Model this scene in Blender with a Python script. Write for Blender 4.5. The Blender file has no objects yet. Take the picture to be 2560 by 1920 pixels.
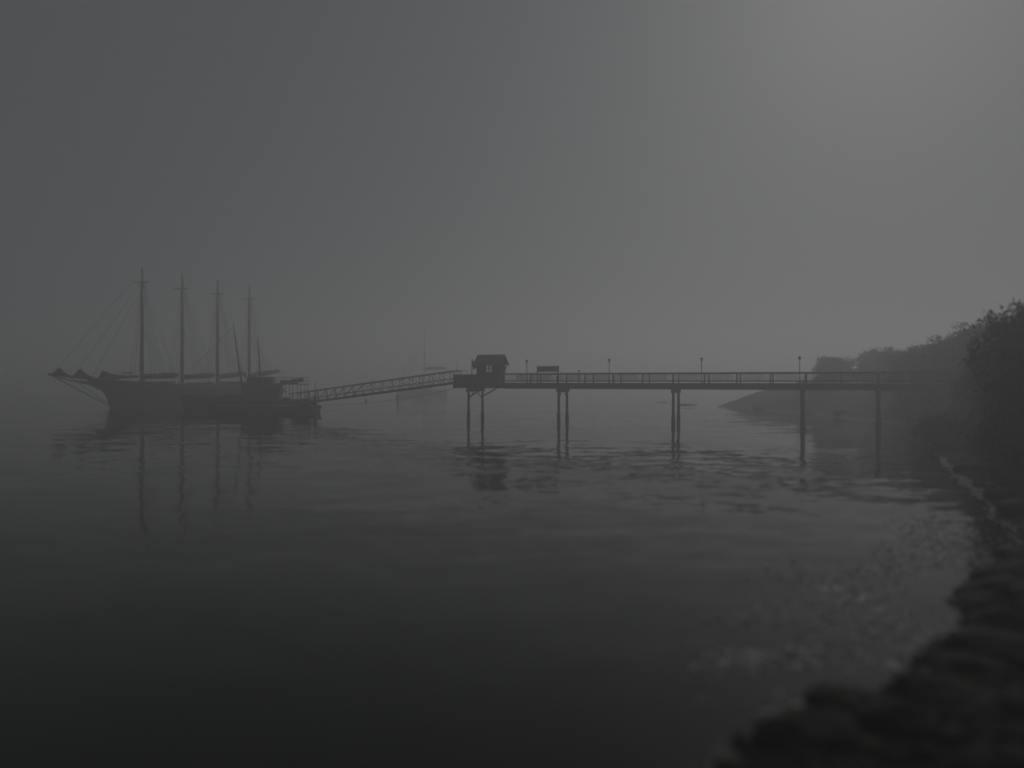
import bpy, math, random
import numpy as np
from mathutils import Vector, Matrix

R = math.radians
SC = bpy.context.scene
COL = SC.collection

# ------------------------------------------------------------------ camera
CAM_H = 4.6
cd = bpy.data.cameras.new('camera')
cam = bpy.data.objects.new('camera', cd); COL.objects.link(cam)
cam.location = (0, 0, CAM_H)
cam.rotation_euler = (R(90), 0, 0)
cd.sensor_width = 36.0
cd.lens = 26.0
cd.shift_y = -9 / 2560
cd.clip_start = 0.1
cd.clip_end = 6000
cd.dof.use_dof = True
cd.dof.focus_distance = 100.0
cd.dof.aperture_fstop = 0.12
SC.camera = cam

# ------------------------------------------------------------------ world, sun, exposure
SUN_AZ = 27.0      # degrees to the right of the view axis
SUN_EL = 28.5
OVERCAST = 0.962
w = bpy.data.worlds.new('World'); SC.world = w; w.use_nodes = True
nt = w.node_tree
for n in list(nt.nodes): nt.nodes.remove(n)
sky = nt.nodes.new('ShaderNodeTexSky'); sky.sky_type = 'NISHITA'
sky.sun_disc = False
sky.sun_elevation = R(SUN_EL)
sky.sun_rotation = R(SUN_AZ)
sky.altitude = 0; sky.air_density = 1.0; sky.dust_density = 9.0; sky.ozone_density = 1.0
hsv = nt.nodes.new('ShaderNodeHueSaturation'); hsv.inputs['Saturation'].default_value = 0.10
bg = nt.nodes.new('ShaderNodeBackground'); bg.inputs['Strength'].default_value = 0.06
wo = nt.nodes.new('ShaderNodeOutputWorld')
nt.links.new(sky.outputs[0], hsv.inputs['Color'])
# above the fog lies an even overcast: most of the light is plain grey, a little of the clear-sky gradient remains
ov = nt.nodes.new('ShaderNodeMix'); ov.data_type = 'RGBA'
ov.inputs['Factor'].default_value = OVERCAST
ov.inputs[7].default_value = (2.30, 2.42, 2.58, 1)
nt.links.new(hsv.outputs[0], ov.inputs[6])
nt.links.new(ov.outputs[2], bg.inputs['Color'])
nt.links.new(bg.outputs[0], wo.inputs['Surface'])

sd = bpy.data.lights.new('sun', 'SUN'); sd.energy = 1.3; sd.angle = R(10); sd.color = (1.0, 0.975, 0.945)
sun = bpy.data.objects.new('sun', sd); COL.objects.link(sun)
az, el = R(SUN_AZ), R(SUN_EL)
to_sun = Vector((math.sin(az) * math.cos(el), math.cos(az) * math.cos(el), math.sin(el)))
sun.rotation_euler = to_sun.to_track_quat('Z', 'Y').to_euler()

SC.view_settings.view_transform = 'Standard'
SC.view_settings.look = 'None'
SC.view_settings.gamma = 1.0
SC.view_settings.use_curve_mapping = False
SC.view_settings.exposure = -1.10

SC.render.engine = 'CYCLES'
cy = SC.cycles
cy.use_denoising = True
try: cy.denoiser = 'OPENIMAGEDENOISE'
except Exception: pass
cy.max_bounces = 12; cy.diffuse_bounces = 2; cy.glossy_bounces = 3; cy.transmission_bounces = 10
cy.volume_bounces = 1; cy.transparent_max_bounces = 6
cy.caustics_reflective = False; cy.caustics_refractive = False

HAZE_DENSITY = 0.0066
HAZE_G = 0.44

# ------------------------------------------------------------------ materials
def mat(name, base, base2=None, scale=4.0, rough=0.8, bump=0.0, spec=0.4, metal=0.0, stretch=(1, 1, 1), detail=6.0):
    m = bpy.data.materials.new(name); m.use_nodes = True
    t = m.node_tree; b = t.nodes['Principled BSDF']
    b.inputs['Roughness'].default_value = rough
    b.inputs['Metallic'].default_value = metal
    b.inputs['Specular IOR Level'].default_value = spec
    if base2 is None: base2 = tuple(c * 0.6 for c in base)
    tc = t.nodes.new('ShaderNodeTexCoord')
    mp = t.nodes.new('ShaderNodeMapping'); mp.inputs['Scale'].default_value = stretch
    nz = t.nodes.new('ShaderNodeTexNoise'); nz.inputs['Scale'].default_value = scale
    nz.inputs['Detail'].default_value = detail
    t.links.new(tc.outputs['Object'], mp.inputs[0]); t.links.new(mp.outputs[0], nz.inputs['Vector'])
    r = t.nodes.new('ShaderNodeValToRGB')
    r.color_ramp.elements[0].position = 0.3; r.color_ramp.elements[0].color = (*base2, 1)
    r.color_ramp.elements[1].position = 0.7; r.color_ramp.elements[1].color = (*base, 1)
    t.links.new(nz.outputs['Fac'], r.inputs[0]); t.links.new(r.outputs[0], b.inputs['Base Color'])
    if bump:
        bp = t.nodes.new('ShaderNodeBump'); bp.inputs['Strength'].default_value = bump
        bp.inputs['Distance'].default_value = 0.05
        t.links.new(nz.outputs['Fac'], bp.inputs['Height']); t.links.new(bp.outputs[0], b.inputs['Normal'])
    return m

M = {
    'hull': mat('dark_hull_paint', (0.035, 0.032, 0.030), (0.020, 0.019, 0.018), 0.8, 0.55),
    'bulwark': mat('bulwark_paint', (0.075, 0.066, 0.056), (0.05, 0.045, 0.04), 0.9, 0.55),
    'spar': mat('varnished_spar', (0.20, 0.15, 0.10), (0.14, 0.10, 0.07), 2.0, 0.45),
    'fogspar': mat('fog_tinted_spar', (0.42, 0.40, 0.36), (0.34, 0.32, 0.29), 2.0, 0.5),  # haze put into the colour: pale so the mast tops melt into fog
    'sail': mat('furled_canvas', (0.085, 0.055, 0.045), (0.05, 0.034, 0.03), 3.0, 0.9, 0.4),
    'rope': mat('tarred_rope', (0.05, 0.045, 0.04), (0.03, 0.03, 0.028), 8.0, 0.9),
    'deck': mat('weathered_deck', (0.17, 0.14, 0.11), (0.10, 0.085, 0.07), 3.0, 0.8, 0.2, stretch=(1, 8, 1)),
    'house': mat('deckhouse_paint', (0.11, 0.10, 0.09), (0.07, 0.065, 0.06), 2.0, 0.6),
    'white': mat('white_boat_paint', (0.55, 0.55, 0.54), (0.45, 0.45, 0.45), 1.5, 0.4),
    'timber': mat('weathered_timber', (0.085, 0.075, 0.065), (0.045, 0.04, 0.036), 3.0, 0.85, 0.3, stretch=(1, 1, 6)),
    'piling': mat('piling_wood', (0.07, 0.06, 0.05), (0.03, 0.028, 0.025), 4.0, 0.85, 0.5, stretch=(1, 1, 0.3)),
    'weedpile': mat('barnacled_piling', (0.06, 0.055, 0.045), (0.018, 0.019, 0.014), 9.0, 0.6, 0.8),
    'shingle': mat('grey_shingle', (0.12, 0.11, 0.10), (0.06, 0.055, 0.05), 7.0, 0.85, 0.5, stretch=(1, 1, 3)),
    'roof': mat('roof_shingle', (0.16, 0.155, 0.15), (0.10, 0.095, 0.09), 6.0, 0.85, 0.5),
    'alu': mat('dull_aluminium', (0.22, 0.22, 0.22), (0.15, 0.15, 0.15), 3.0, 0.5, 0, 0.5, 0.3),
    'iron': mat('dark_ironwork', (0.04, 0.04, 0.042), (0.025, 0.025, 0.026), 5.0, 0.5),
    'rubber': mat('black_rubber', (0.02, 0.02, 0.02), (0.012, 0.012, 0.012), 5.0, 0.8),
    'sign': mat('sign_board', (0.10, 0.09, 0.08), (0.07, 0.065, 0.06), 2.0, 0.6),
    'lamp': mat('lamp_glass', (0.25, 0.25, 0.24), (0.2, 0.2, 0.2), 3.0, 0.2),
    'bark': mat('tree_bark', (0.07, 0.055, 0.045), (0.035, 0.028, 0.024), 6.0, 0.9, 0.6, stretch=(1, 1, 0.2)),
    'leafa': mat('broad_leaf_green', (0.05, 0.075, 0.03), (0.03, 0.05, 0.02), 1.2, 0.7),
    'leafb': mat('dark_leaf_green', (0.04, 0.06, 0.03), (0.022, 0.036, 0.018), 1.2, 0.7),
    'rock': mat('weed_black_rock', (0.016, 0.015, 0.012), (0.006, 0.006, 0.0045), 2.2, 0.85, 0.8, 0.12),
    'rockdry': mat('grey_ledge', (0.12, 0.115, 0.11), (0.05, 0.05, 0.046), 1.5, 0.8, 0.8),
    'pebble': mat('wet_pebble', (0.55, 0.54, 0.52), (0.28, 0.275, 0.26), 0.9, 0.4, 0.0, 0.5),
    'weed': mat('rockweed', (0.014, 0.013, 0.007), (0.006, 0.006, 0.004), 6.0, 0.7, 0, 0.15),
    'buoy': mat('mooring_buoy', (0.16, 0.15, 0.14), (0.1, 0.1, 0.1), 3.0, 0.5),
    'flag': mat('flag_cloth', (0.12, 0.10, 0.11), (0.08, 0.07, 0.075), 4.0, 0.9),
}
# window glass
gm = bpy.data.materials.new('window_glass'); gm.use_nodes = True
_b = gm.node_tree.nodes['Principled BSDF']
_b.inputs['Base Color'].default_value = (0.9, 0.92, 0.92, 1); _b.inputs['Roughness'].default_value = 0.02
_b.inputs['Transmission Weight'].default_value = 1.0; _b.inputs['IOR'].default_value = 1.05
M['glass'] = gm

def water_material():
    m = bpy.data.materials.new('calm_harbour_water'); m.use_nodes = True
    t = m.node_tree; N = t.nodes; L = t.links; b = N['Principled BSDF']
    b.inputs['Base Color'].default_value = (0.002, 0.003, 0.0033, 1)
    b.inputs['Roughness'].default_value = 0.03
    b.inputs['IOR'].default_value = 1.333
    geo = N.new('ShaderNodeNewGeometry')
    def noise(scale, detail, st=(1, 1, 1)):
        mp = N.new('ShaderNodeMapping'); mp.inputs['Scale'].default_value = st
        n = N.new('ShaderNodeTexNoise'); n.inputs['Scale'].default_value = scale; n.inputs['Detail'].default_value = detail
        n.inputs['Roughness'].default_value = 0.55
        L.new(geo.outputs['Position'], mp.inputs[0]); L.new(mp.outputs[0], n.inputs['Vector'])
        return n
    def vm(op, a, bb):
        v = N.new('ShaderNodeVectorMath'); v.operation = op
        for i, x in enumerate((a, bb)):
            if x is None: continue
            if isinstance(x, tuple): v.inputs[i].default_value = x
            else: L.new(x, v.inputs[i])
        return v.outputs[0]
    # ripples of three sizes, plus patches where a breath of wind roughens the surface
    fine = noise(2.2, 3.0, (0.5, 1.0, 1)); mid = noise(0.62, 3.0, (0.40, 1.0, 1)); swell = noise(0.10, 1.0, (0.6, 1, 1))
    patch = noise(0.035, 2.0, (0.45, 1.0, 1))
    pr = N.new('ShaderNodeMapRange'); pr.inputs['From Min'].default_value = 0.40; pr.inputs['From Max'].default_value = 0.66
    pr.inputs['To Min'].default_value = 0.18; pr.inputs['To Max'].default_value = 1.0
    L.new(patch.outputs['Fac'], pr.inputs['Value'])
    h = (-0.5, -0.5, -0.5)
    def slope(n, k):
        s = vm('ADD', n.outputs['Color'], h)
        return vm('MULTIPLY', s, (k, k, 0.0))
    a = vm('ADD', slope(fine, 0.22), slope(mid, 0.26))
    sc = N.new('ShaderNodeVectorMath'); sc.operation = 'SCALE'
    L.new(a, sc.inputs[0]); L.new(pr.outputs[0], sc.inputs['Scale'])
    tot = vm('ADD', sc.outputs[0], slope(swell, 0.022))
    tot = vm('ADD', tot, (0, 0, 1))
    nm = N.new('ShaderNodeVectorMath'); nm.operation = 'NORMALIZE'; L.new(tot, nm.inputs[0])
    L.new(nm.outputs[0], b.inputs['Normal'])
    return m
M['water'] = water_material()

def ground_material():
    m = bpy.data.materials.new('shore_ground'); m.use_nodes = True
    t = m.node_tree; N = t.nodes; L = t.links; b = N['Principled BSDF']
    geo = N.new('ShaderNodeNewGeometry')
    sep = N.new('ShaderNodeSeparateXYZ'); L.new(geo.outputs['Position'], sep.inputs[0])
    n1 = N.new('ShaderNodeTexNoise'); n1.inputs['Scale'].default_value = 0.8; n1.inputs['Detail'].default_value = 8
    n2 = N.new('ShaderNodeTexNoise'); n2.inputs['Scale'].default_value = 9.0; n2.inputs['Detail'].default_value = 5
    L.new(geo.outputs['Position'], n1.inputs['Vector']); L.new(geo.outputs['Position'], n2.inputs['Vector'])
    ad = N.new('ShaderNodeMath'); ad.operation = 'MULTIPLY_ADD'; ad.inputs[1].default_value = 0.9
    L.new(n1.outputs['Fac'], ad.inputs[0]); L.new(sep.outputs['Z'], ad.inputs[2])
    mr = N.new('ShaderNodeMapRange'); mr.inputs['From Max'].default_value = 4.0; L.new(ad.outputs[0], mr.inputs['Value'])
    r = N.new('ShaderNodeValToRGB')
    e = r.color_ramp.elements
    e[0].position = 0.0; e[0].color = (0.10, 0.10, 0.09, 1)       # pale gravel under the shallows
    e[1].position = 1.0; e[1].color = (0.030, 0.040, 0.018, 1)       # turf
    for p, c in ((0.10, (0.17, 0.165, 0.155, 1)), (0.135, (0.15, 0.145, 0.135, 1)), (0.165, (0.010, 0.010, 0.008, 1)), (0.28, (0.011, 0.011, 0.009, 1)), (0.42, (0.016, 0.015, 0.012, 1)), (0.55, (0.026, 0.032, 0.016, 1))):
        x = e.new(p); x.color = c
    L.new(mr.outputs[0], r.inputs[0])
    mx = N.new('ShaderNodeMix'); mx.data_type = 'RGBA'; mx.blend_type = 'MULTIPLY'; mx.inputs['Factor'].default_value = 0.6
    L.new(r.outputs[0], mx.inputs[6]); L.new(n2.outputs['Color'], mx.inputs[7])
    L.new(mx.outputs[2], b.inputs['Base Color'])
    b.inputs['Roughness'].default_value = 0.85; b.inputs['Specular IOR Level'].default_value = 0.15
    bp = N.new('ShaderNodeBump'); bp.inputs['Strength'].default_value = 0.8; bp.inputs['Distance'].default_value = 0.12
    L.new(n2.outputs['Fac'], bp.inputs['Height']); L.new(bp.outputs[0], b.inputs['Normal'])
    return m
M['ground'] = ground_material()

# ------------------------------------------------------------------ mesh helpers
class MB:
    """collects shapes; build() links them as one mesh object"""
    def __init__(s): s.v = []; s.f = []
    def add(s, vs, fs):
        o = len(s.v); s.v += [tuple(p) for p in vs]; s.f += [tuple(i + o for i in q) for q in fs]; return s
    def box(s, a, b):
        (x0, y0, z0), (x1, y1, z1) = a, b
        return s.add([(x0, y0, z0), (x1, y0, z0), (x1, y1, z0), (x0, y1, z0), (x0, y0, z1), (x1, y0, z1), (x1, y1, z1), (x0, y1, z1)],
                     [(0, 3, 2, 1), (4, 5, 6, 7), (0, 1, 5, 4), (1, 2, 6, 5), (2, 3, 7, 6), (3, 0, 4, 7)])
    def tube(s, pts, rad, n=6):
        """swept tube through pts, radius one number or one per point"""
        P = [Vector(p) for p in pts]
        rr = rad if isinstance(rad, (list, tuple)) else [rad] * len(P)
        vs = []
        for i, p in enumerate(P):
            d = (P[min(i + 1, len(P) - 1)] - P[max(i - 1, 0)]).normalized()
            up = Vector((0, 0, 1)) if abs(d.z) < 0.9 else Vector((1, 0, 0))
            a = d.cross(up).normalized(); b = d.cross(a).normalized()
            for k in range(n):
                t = 2 * math.pi * k / n
                vs.append(p + (a * math.cos(t) + b * math.sin(t)) * rr[i])
        fs = []
        for i in range(len(P) - 1):
            for k in range(n):
                k2 = (k + 1) % n
                fs.append((i * n + k, i * n + k2, (i + 1) * n + k2, (i + 1) * n + k))
        fs.append(tuple(range(n - 1, -1, -1))); fs.append(tuple((len(P) - 1) * n + k for k in range(n)))
        return s.add(vs, fs)
    def beam(s, a, b, w, h):
        """rectangular bar from a to b, w across, h in the vertical plane"""
        a, b = Vector(a), Vector(b); d = (b - a).normalized()
        up = Vector((0, 0, 1)) if abs(d.z) < 0.95 else Vector((0, 1, 0))
        x = d.cross(up).normalized() * (w / 2); y = x.cross(d).normalized() * (h / 2)
        vs = [a - x - y, a + x - y, a + x + y, a - x + y, b - x - y, b + x - y, b + x + y, b - x + y]
        return s.add(vs, [(0, 3, 2, 1), (4, 5, 6, 7), (0, 1, 5, 4), (1, 2, 6, 5), (2, 3, 7, 6), (3, 0, 4, 7)])
    def grid(s, rows, close=False):
        n = len(rows[0]); vs = [p for r in rows for p in r]; fs = []
        for i in range(len(rows) - 1):
            for k in range(n if close else n - 1):
                k2 = (k + 1) % n
                fs.append((i * n + k, i * n + k2, (i + 1) * n + k2, (i + 1) * n + k))
        return s.add(vs, fs)
    def prism(s, poly, y0, y1):
        """polygon in (x, z) extruded along y"""
        n = len(poly)
        vs = [(x, y0, z) for x, z in poly] + [(x, y1, z) for x, z in poly]
        fs = [tuple(range(n)), tuple(range(2 * n - 1, n - 1, -1))] + [(k, n + k, n + (k + 1) % n, (k + 1) % n) for k in range(n)]
        return s.add(vs, fs)
    def build(s, name, m, parent=None, smooth=False, kind=None):
        me = bpy.data.meshes.new(name); me.from_pydata(s.v, [], s.f); me.update()
        if smooth: me.polygons.foreach_set('use_smooth', [True] * len(me.polygons))
        me.materials.append(M[m] if isinstance(m, str) else m)
        o = bpy.data.objects.new(name, me); COL.objects.link(o)
        if parent: o.parent = parent
        if kind: o['kind'] = kind
        return o

def tag(o, label=None, cat=None, group=None, kind=None):
    if label: o['label'] = label
    if cat: o['category'] = cat
    if group: o['group'] = group
    if kind: o['kind'] = kind
    return o

def empty(name, loc, rz=0.0):
    o = bpy.data.objects.new(name, None); COL.objects.link(o)
    o.location = loc; o.rotation_euler = (0, 0, rz); o.empty_display_size = 0.3
    return o

def copy_tree(o, parent=None):
    c = o.copy(); COL.objects.link(c); c.parent = parent
    for ch in list(o.children): copy_tree(ch, c)
    return c

def lerp(a, b, t): return a + (b - a) * t
def smooth01(t): t = min(1, max(0, t)); return t * t * (3 - 2 * t)
def interp(x, xs, ys): return float(np.interp(x, xs, ys))

# value noise for shaping rocks and terrain
_rng = np.random.default_rng(7)
_perm = _rng.random((64, 64, 64))
def vnoise(p):
    p = np.asarray(p, float); i = np.floor(p).astype(int); f = p - i; f = f * f * (3 - 2 * f)
    out = 0
    for dx in (0, 1):
        for dy in (0, 1):
            for dz in (0, 1):
                wgt = (f[..., 0] if dx else 1 - f[..., 0]) * (f[..., 1] if dy else 1 - f[..., 1]) * (f[..., 2] if dz else 1 - f[..., 2])
                out = out + wgt * _perm[(i[..., 0] + dx) % 64, (i[..., 1] + dy) % 64, (i[..., 2] + dz) % 64]
    return out
def fbm(p, o=4):
    p = np.asarray(p, float); a = 0; k = 1; s = 0
    for _ in range(o): a = a + k * vnoise(p); s += k; p = p * 2.03 + 11.7; k *= 0.5
    return a / s

# ------------------------------------------------------------------ water and shore
EXT = 1500.0
m_ = MB(); m_.add([(-EXT, -EXT, 0), (EXT, -EXT, 0), (EXT, EXT, 0), (-EXT, EXT, 0)], [(0, 1, 2, 3)])
tag(m_.build('water', 'water'), 'calm grey harbour water mirroring the fog', kind='structure')

SHORE = [(-60, -30), (-30, -6), (-12, 3), (-4, 6.0), (0.4, 7.2), (2.1, 8.3), (2.7, 9.4), (3.9, 10.6), (5.6, 11.3), (6.3, 12.4), (7.0, 13.0), (8.3, 13.8),
         (8.7, 15.2), (9.6, 16.2), (11.3, 17.4), (12.9, 18.8), (14.4, 21.2), (15.9, 24.4), (18.3, 29), (21.6, 36), (26.3, 46), (31, 56), (35.6, 64),
         (37.6, 67.5), (38.6, 70.0), (40.6, 75.5), (41.2, 82), (40.8, 88), (40.4, 93), (40.6, 102), (39.2, 112), (37.4, 122), (36.2, 131),
         (39, 135), (48, 139), (70, 146), (110, 150), (260, 160)]
LAND = SHORE + [(260, -60), (-60, -60)]
def shore_distance(X, Y):
    """signed distance to the waterline, positive on land"""
    d2 = np.full(X.shape, 1e12)
    for (ax, ay), (bx, by) in zip(SHORE[:-1], SHORE[1:]):
        vx, vy = bx - ax, by - ay
        t = np.clip(((X - ax) * vx + (Y - ay) * vy) / (vx * vx + vy * vy), 0, 1)
        d2 = np.minimum(d2, (X - ax - t * vx) ** 2 + (Y - ay - t * vy) ** 2)
    inside = np.zeros(X.shape, bool)
    n = len(LAND)
    for k in range(n):
        (ax, ay), (bx, by) = LAND[k], LAND[(k + 1) % n]
        c = ((ay > Y) != (by > Y)) & (X < (bx - ax) * (Y - ay) / (by - ay + 1e-12) + ax)
        inside ^= c
    d = np.sqrt(d2)
    return np.where(inside, d, -d)
def land_height(X, Y):
    X = np.asarray(X, float); Y = np.asarray(Y, float)
    d = shore_distance(X, Y)
    q = np.stack([X, Y, np.zeros_like(X)], -1)
    d = d + (fbm(q * 0.55, 4) - 0.5) * np.clip(np.hypot(X, Y) * 0.035, 0.3, 2.2) * np.clip((150 - Y) / 70, 0.25, 1)
    d = d - 0.30 * np.clip((40 - Y) / 20, 0, 1) * np.clip((Y - 11.5) / 3, 0, 1)
    t = np.clip((d - 2.0) / 8.0, 0, 1); t = t * t * (3 - 2 * t)
    near = 0.13 * np.clip(d, 0, 3.5) + 2.7 * t + np.clip(d - 10, 0, 40) * 0.06
    far = np.minimum(np.clip(d, 0, None) * 0.40, 3.2 + np.clip(d - 8, 0, 60) * 0.07)
    k = np.clip((Y - 74) / 20, 0, 1)
    h = near * (1 - k) + far * k
    h = np.where(d > 0, h, np.maximum(d * 0.10, -2.0))
    h = h + (fbm(q * 1.7 + 3.1, 4) - 0.5) * np.clip(0.10 + d * 0.06, 0.05, 0.5)
    return h
def axis(a, b, s0, near, grow):
    xs = [near]; s = s0
    while xs[-1] < b: xs.append(xs[-1] + s); s *= grow
    lo = []; x = near; s = s0
    while x > a: x -= s; lo.append(x); s *= grow * 1.03
    return np.array(lo[::-1] + xs)
gx = axis(-60, 230, 0.16, 7, 1.014); gy = axis(-30, 215, 0.2, 12, 1.013)
GX, GY = np.meshgrid(gx, gy)
GZ = land_height(GX, GY)
def grid_mesh(name, X, Y, Z, m):
    ny, nx = X.shape
    me = bpy.data.meshes.new(name)
    co = np.stack([X, Y, Z], -1).reshape(-1, 3)
    idx = np.arange(nx * ny).reshape(ny, nx)
    keep = (np.maximum(np.maximum(Z[:-1, :-1], Z[1:, :-1]), np.maximum(Z[:-1, 1:], Z[1:, 1:])) > -0.9)
    q = np.stack([idx[:-1, :-1], idx[:-1, 1:], idx[1:, 1:], idx[1:, :-1]], -1)[keep]
    used = np.unique(q); remap = np.zeros(nx * ny, int); remap[used] = np.arange(len(used))
    me.from_pydata(co[used].tolist(), [], remap[q].tolist()); me.update()
    me.polygons.foreach_set('use_smooth', [True] * len(me.polygons))
    me.materials.append(M[m])
    o = bpy.data.objects.new(name, me); COL.objects.link(o); return o
tag(grid_mesh('terrain', GX, GY, GZ, 'ground'), 'dark rocky shore and turf bank curving round the cove', kind='structure')
def hgt(x, y): return float(land_height(np.array([x]), np.array([y]))[0])

# ------------------------------------------------------------------ pier
PX, PY, PA = 16.78, 77.0, R(-24)
DECK = 4.33
pier = tag(empty('pier', (PX, PY, 0), PA), 'long timber pier with railings running from the shore out to the shack', 'pier')
W = 2.8
T0, T1 = -25.8, 34.0
m_ = MB()
for k in range(int((T1 + 19.4) / 0.2)):
    x = -19.4 + k * 0.2
    m_.box((x, -0.12, DECK - 0.06), (x + 0.188, W + 0.12, DECK))
m_.build('deck_planking', 'deck', pier, kind='stuff')
for y in (-0.02, W - 0.16):
    m_ = MB().box((-19.4, y, 3.66), (T1, y + 0.18, DECK - 0.062)); m_.build('girder', 'timber', pier)
# head of the pier
m_ = MB()
for k in range(34):
    x = T0 + k * 0.188
    m_.box((x, -0.45, DECK - 0.08), (x + 0.176, 4.3, DECK - 0.012))
m_.build('head_planking', 'deck', pier, kind='stuff')
for (a, b) in (((T0, -0.42, 3.70), (-19.41, -0.22, 4.24)), ((T0, 4.05, 3.70), (-19.41, 4.25, 4.24)), ((T0, -0.2, 3.70), (T0 + 0.2, 4.04, 4.24)), ((-19.62, -0.2, 3.70), (-19.42, 4.04, 4.24))):
    MB().box(a, b).build('head_beam', 'timber', pier)
# solid boarded rail round the outer end of the head
for k in range(13):
    x = T0 + 0.02 + k * 0.232
    MB().box((x, -0.40, DECK), (x + 0.215, -0.35, 5.22 + 0.01 * math.sin(k * 2.3))).build('rail_board', 'timber', pier)
for k in range(11):
    x = T0 + 0.02 + k * 0.232
    MB().box((x, 4.15, DECK), (x + 0.215, 4.20, 5.22)).build('rail_board', 'timber', pier)
MB().box((T0, -0.46, 5.225), (-22.75, -0.30, 5.30)).build('rail_cap', 'timber', pier)
MB().box((T0, 4.10, 5.225), (-22.75, 4.26, 5.30)).build('rail_cap', 'timber', pier)

# posts and panels of the two railings
def post_mesh():
    return MB().box((-0.075, -0.075, 3.72), (0.075, 0.075, 5.335))
first = None
for y in (-0.11, W + 0.11):
    for k in range(-6, 11):
        x = k * 3.2
        if x < -19.0: continue
        if first is None:
            first = post_mesh().build('rail_post', 'timber', pier); o = first
        else:
            o = first.copy(); COL.objects.link(o)
        o.location = (x, y, 0)
pan = None
for y in (-0.11, W + 0.11):
    for k in range(-7, 10):
        x = k * 3.2
        if x + 3.2 <= -19.1: continue
        if pan is None:
            b = MB()
            n = 24
            for i in range(n):
                xx = 0.10 + (i + 0.5) * 3.0 / n
                b.box((xx - 0.014, -0.014, 4.60), (xx + 0.014, 0.014, 5.26))
            pan = b.build('baluster_row', 'timber', pier, kind='stuff'); pan.location = (x, y, 0)
            cap = MB().box((0, -0.11, 5.336), (3.2, 0.11, 5.42)).build('handrail', 'timber', pier); cap.location = (x, y, 0)
            up = MB().box((0.076, -0.03, 5.261), (3.124, 0.03, 5.335)).build('upper_rail', 'timber', pier); up.location = (x, y, 0)
            lo = MB().box((0.076, -0.05, 4.46), (3.124, 0.05, 4.599)).build('lower_rail', 'timber', pier); lo.location = (x, y, 0)
        else:
            for s in (pan, cap, up, lo):
                c = s.copy(); COL.objects.link(c); c.location = (x, y, 0)
# bents: two piles, a cap beam and cross bracing
for i, t in enumerate((-23.9, -12.7, 0.0, 12.5, 19.2, 25.6)):
    for y in (0.05, W - 0.05) if i else (-0.1, 3.6):
        gz = -2.2
        pl = MB().tube([(t, y, gz), (t, y, 1.2), (t, y, 3.9)], [0.17, 0.155, 0.135], 10).build('piling', 'piling', pier, smooth=True)
        b = MB(); rng = random.Random(i * 7 + int(y * 10))
        b.tube([(t, y, -1.0)] + [(t + rng.uniform(-.015, .015), y + rng.uniform(-.015, .015), z * 0.25) for z in range(-1, 5)],
               [0.2] + [0.185 + rng.uniform(0, .05) for _ in range(5)] + [0.165], 10)
        b.build('weed_sleeve', 'weedpile', pl, smooth=True)
    ys = (0.05, W - 0.05) if i else (-0.1, 3.6)
    MB().box((t - 0.19, ys[0] - 0.3, 3.28), (t + 0.19, ys[1] + 0.3, 3.66)).build('cap_beam', 'timber', pier)
    for s in (0, 1):
        MB().beam((t + (0.16 if s else -0.16), ys[s], 2.1), (t + (0.16 if s else -0.16), lerp(ys[0], ys[1], 0.5), 3.35), 0.06, 0.10).build('knee_brace', 'timber', pier)
for y in (-0.1, 3.6):
    MB().beam((-23.75, y, 2.72), (-21.9, y, 3.72), 0.12, 0.14).build('long_brace', 'timber', pier)

# shack at the pier head
SX0, SX1, SY0, SY1 = -22.8, -19.95, -0.22, 1.6
shack = tag(empty('pier_shack', (PX, PY, 0), PA), 'small shingled shack with gable roof standing at the outer end of the pier', 'shack')
ZE, ZR = 6.62, 7.56
def wall_with_window(y0, y1, wx0, wx1, wz0, wz1):
    b = MB()
    b.box((SX0, y0, DECK), (wx0, y1, ZE)); b.box((wx1, y0, DECK), (SX1, y1, ZE))
    b.box((wx0, y0, DECK), (wx1, y1, wz0)); b.box((wx0, y0, wz1), (wx1, y1, ZE))
    return b
WX0, WX1, WZ0, WZ1 = -21.55, -20.85, 5.58, 6.32
for (y0, y1, sh) in ((SY0, SY0 + 0.12, 0.0), (SY1 - 0.12, SY1, 0.19)):
    a0, a1 = (WX0, WX1) if sh == 0 else (-22.5, -21.55)
    wl = wall_with_window(y0, y1, a0, a1, WZ0 if sh == 0 else WZ0 - 0.002, WZ1 + (0.0 if sh == 0 else 0.12)).build('wall', 'shingle', shack)
    ym = (y0 + y1) / 2
    wd = MB().box((a0, ym - 0.004, WZ0), (a1, ym + 0.004, WZ1)).build('window', 'glass', shack)
    MB().box((a0 - 0.07, y0 - 0.03, WZ0 - 0.08), (a1 + 0.07, y0 - 0.002, WZ0 - 0.002)).build('window_sill', 'timber', wd)
    xm = (a0 + a1) / 2; zm = (WZ0 + WZ1) / 2
    if sh == 0:
        MB().box((xm - 0.075, ym - 0.03, WZ0), (xm + 0.075, ym + 0.03, WZ1)).build('mullion', 'timber', wd)
        MB().box((a0, ym - 0.028, zm - 0.04), (xm - 0.076, ym + 0.028, zm + 0.04)).build('glazing_bar', 'timber', wd)
        MB().box((xm + 0.076, ym - 0.028, zm - 0.03), (a1, ym + 0.028, zm + 0.03)).build('glazing_bar', 'timber', wd)
yc = (SY0 + SY1) / 2
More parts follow.
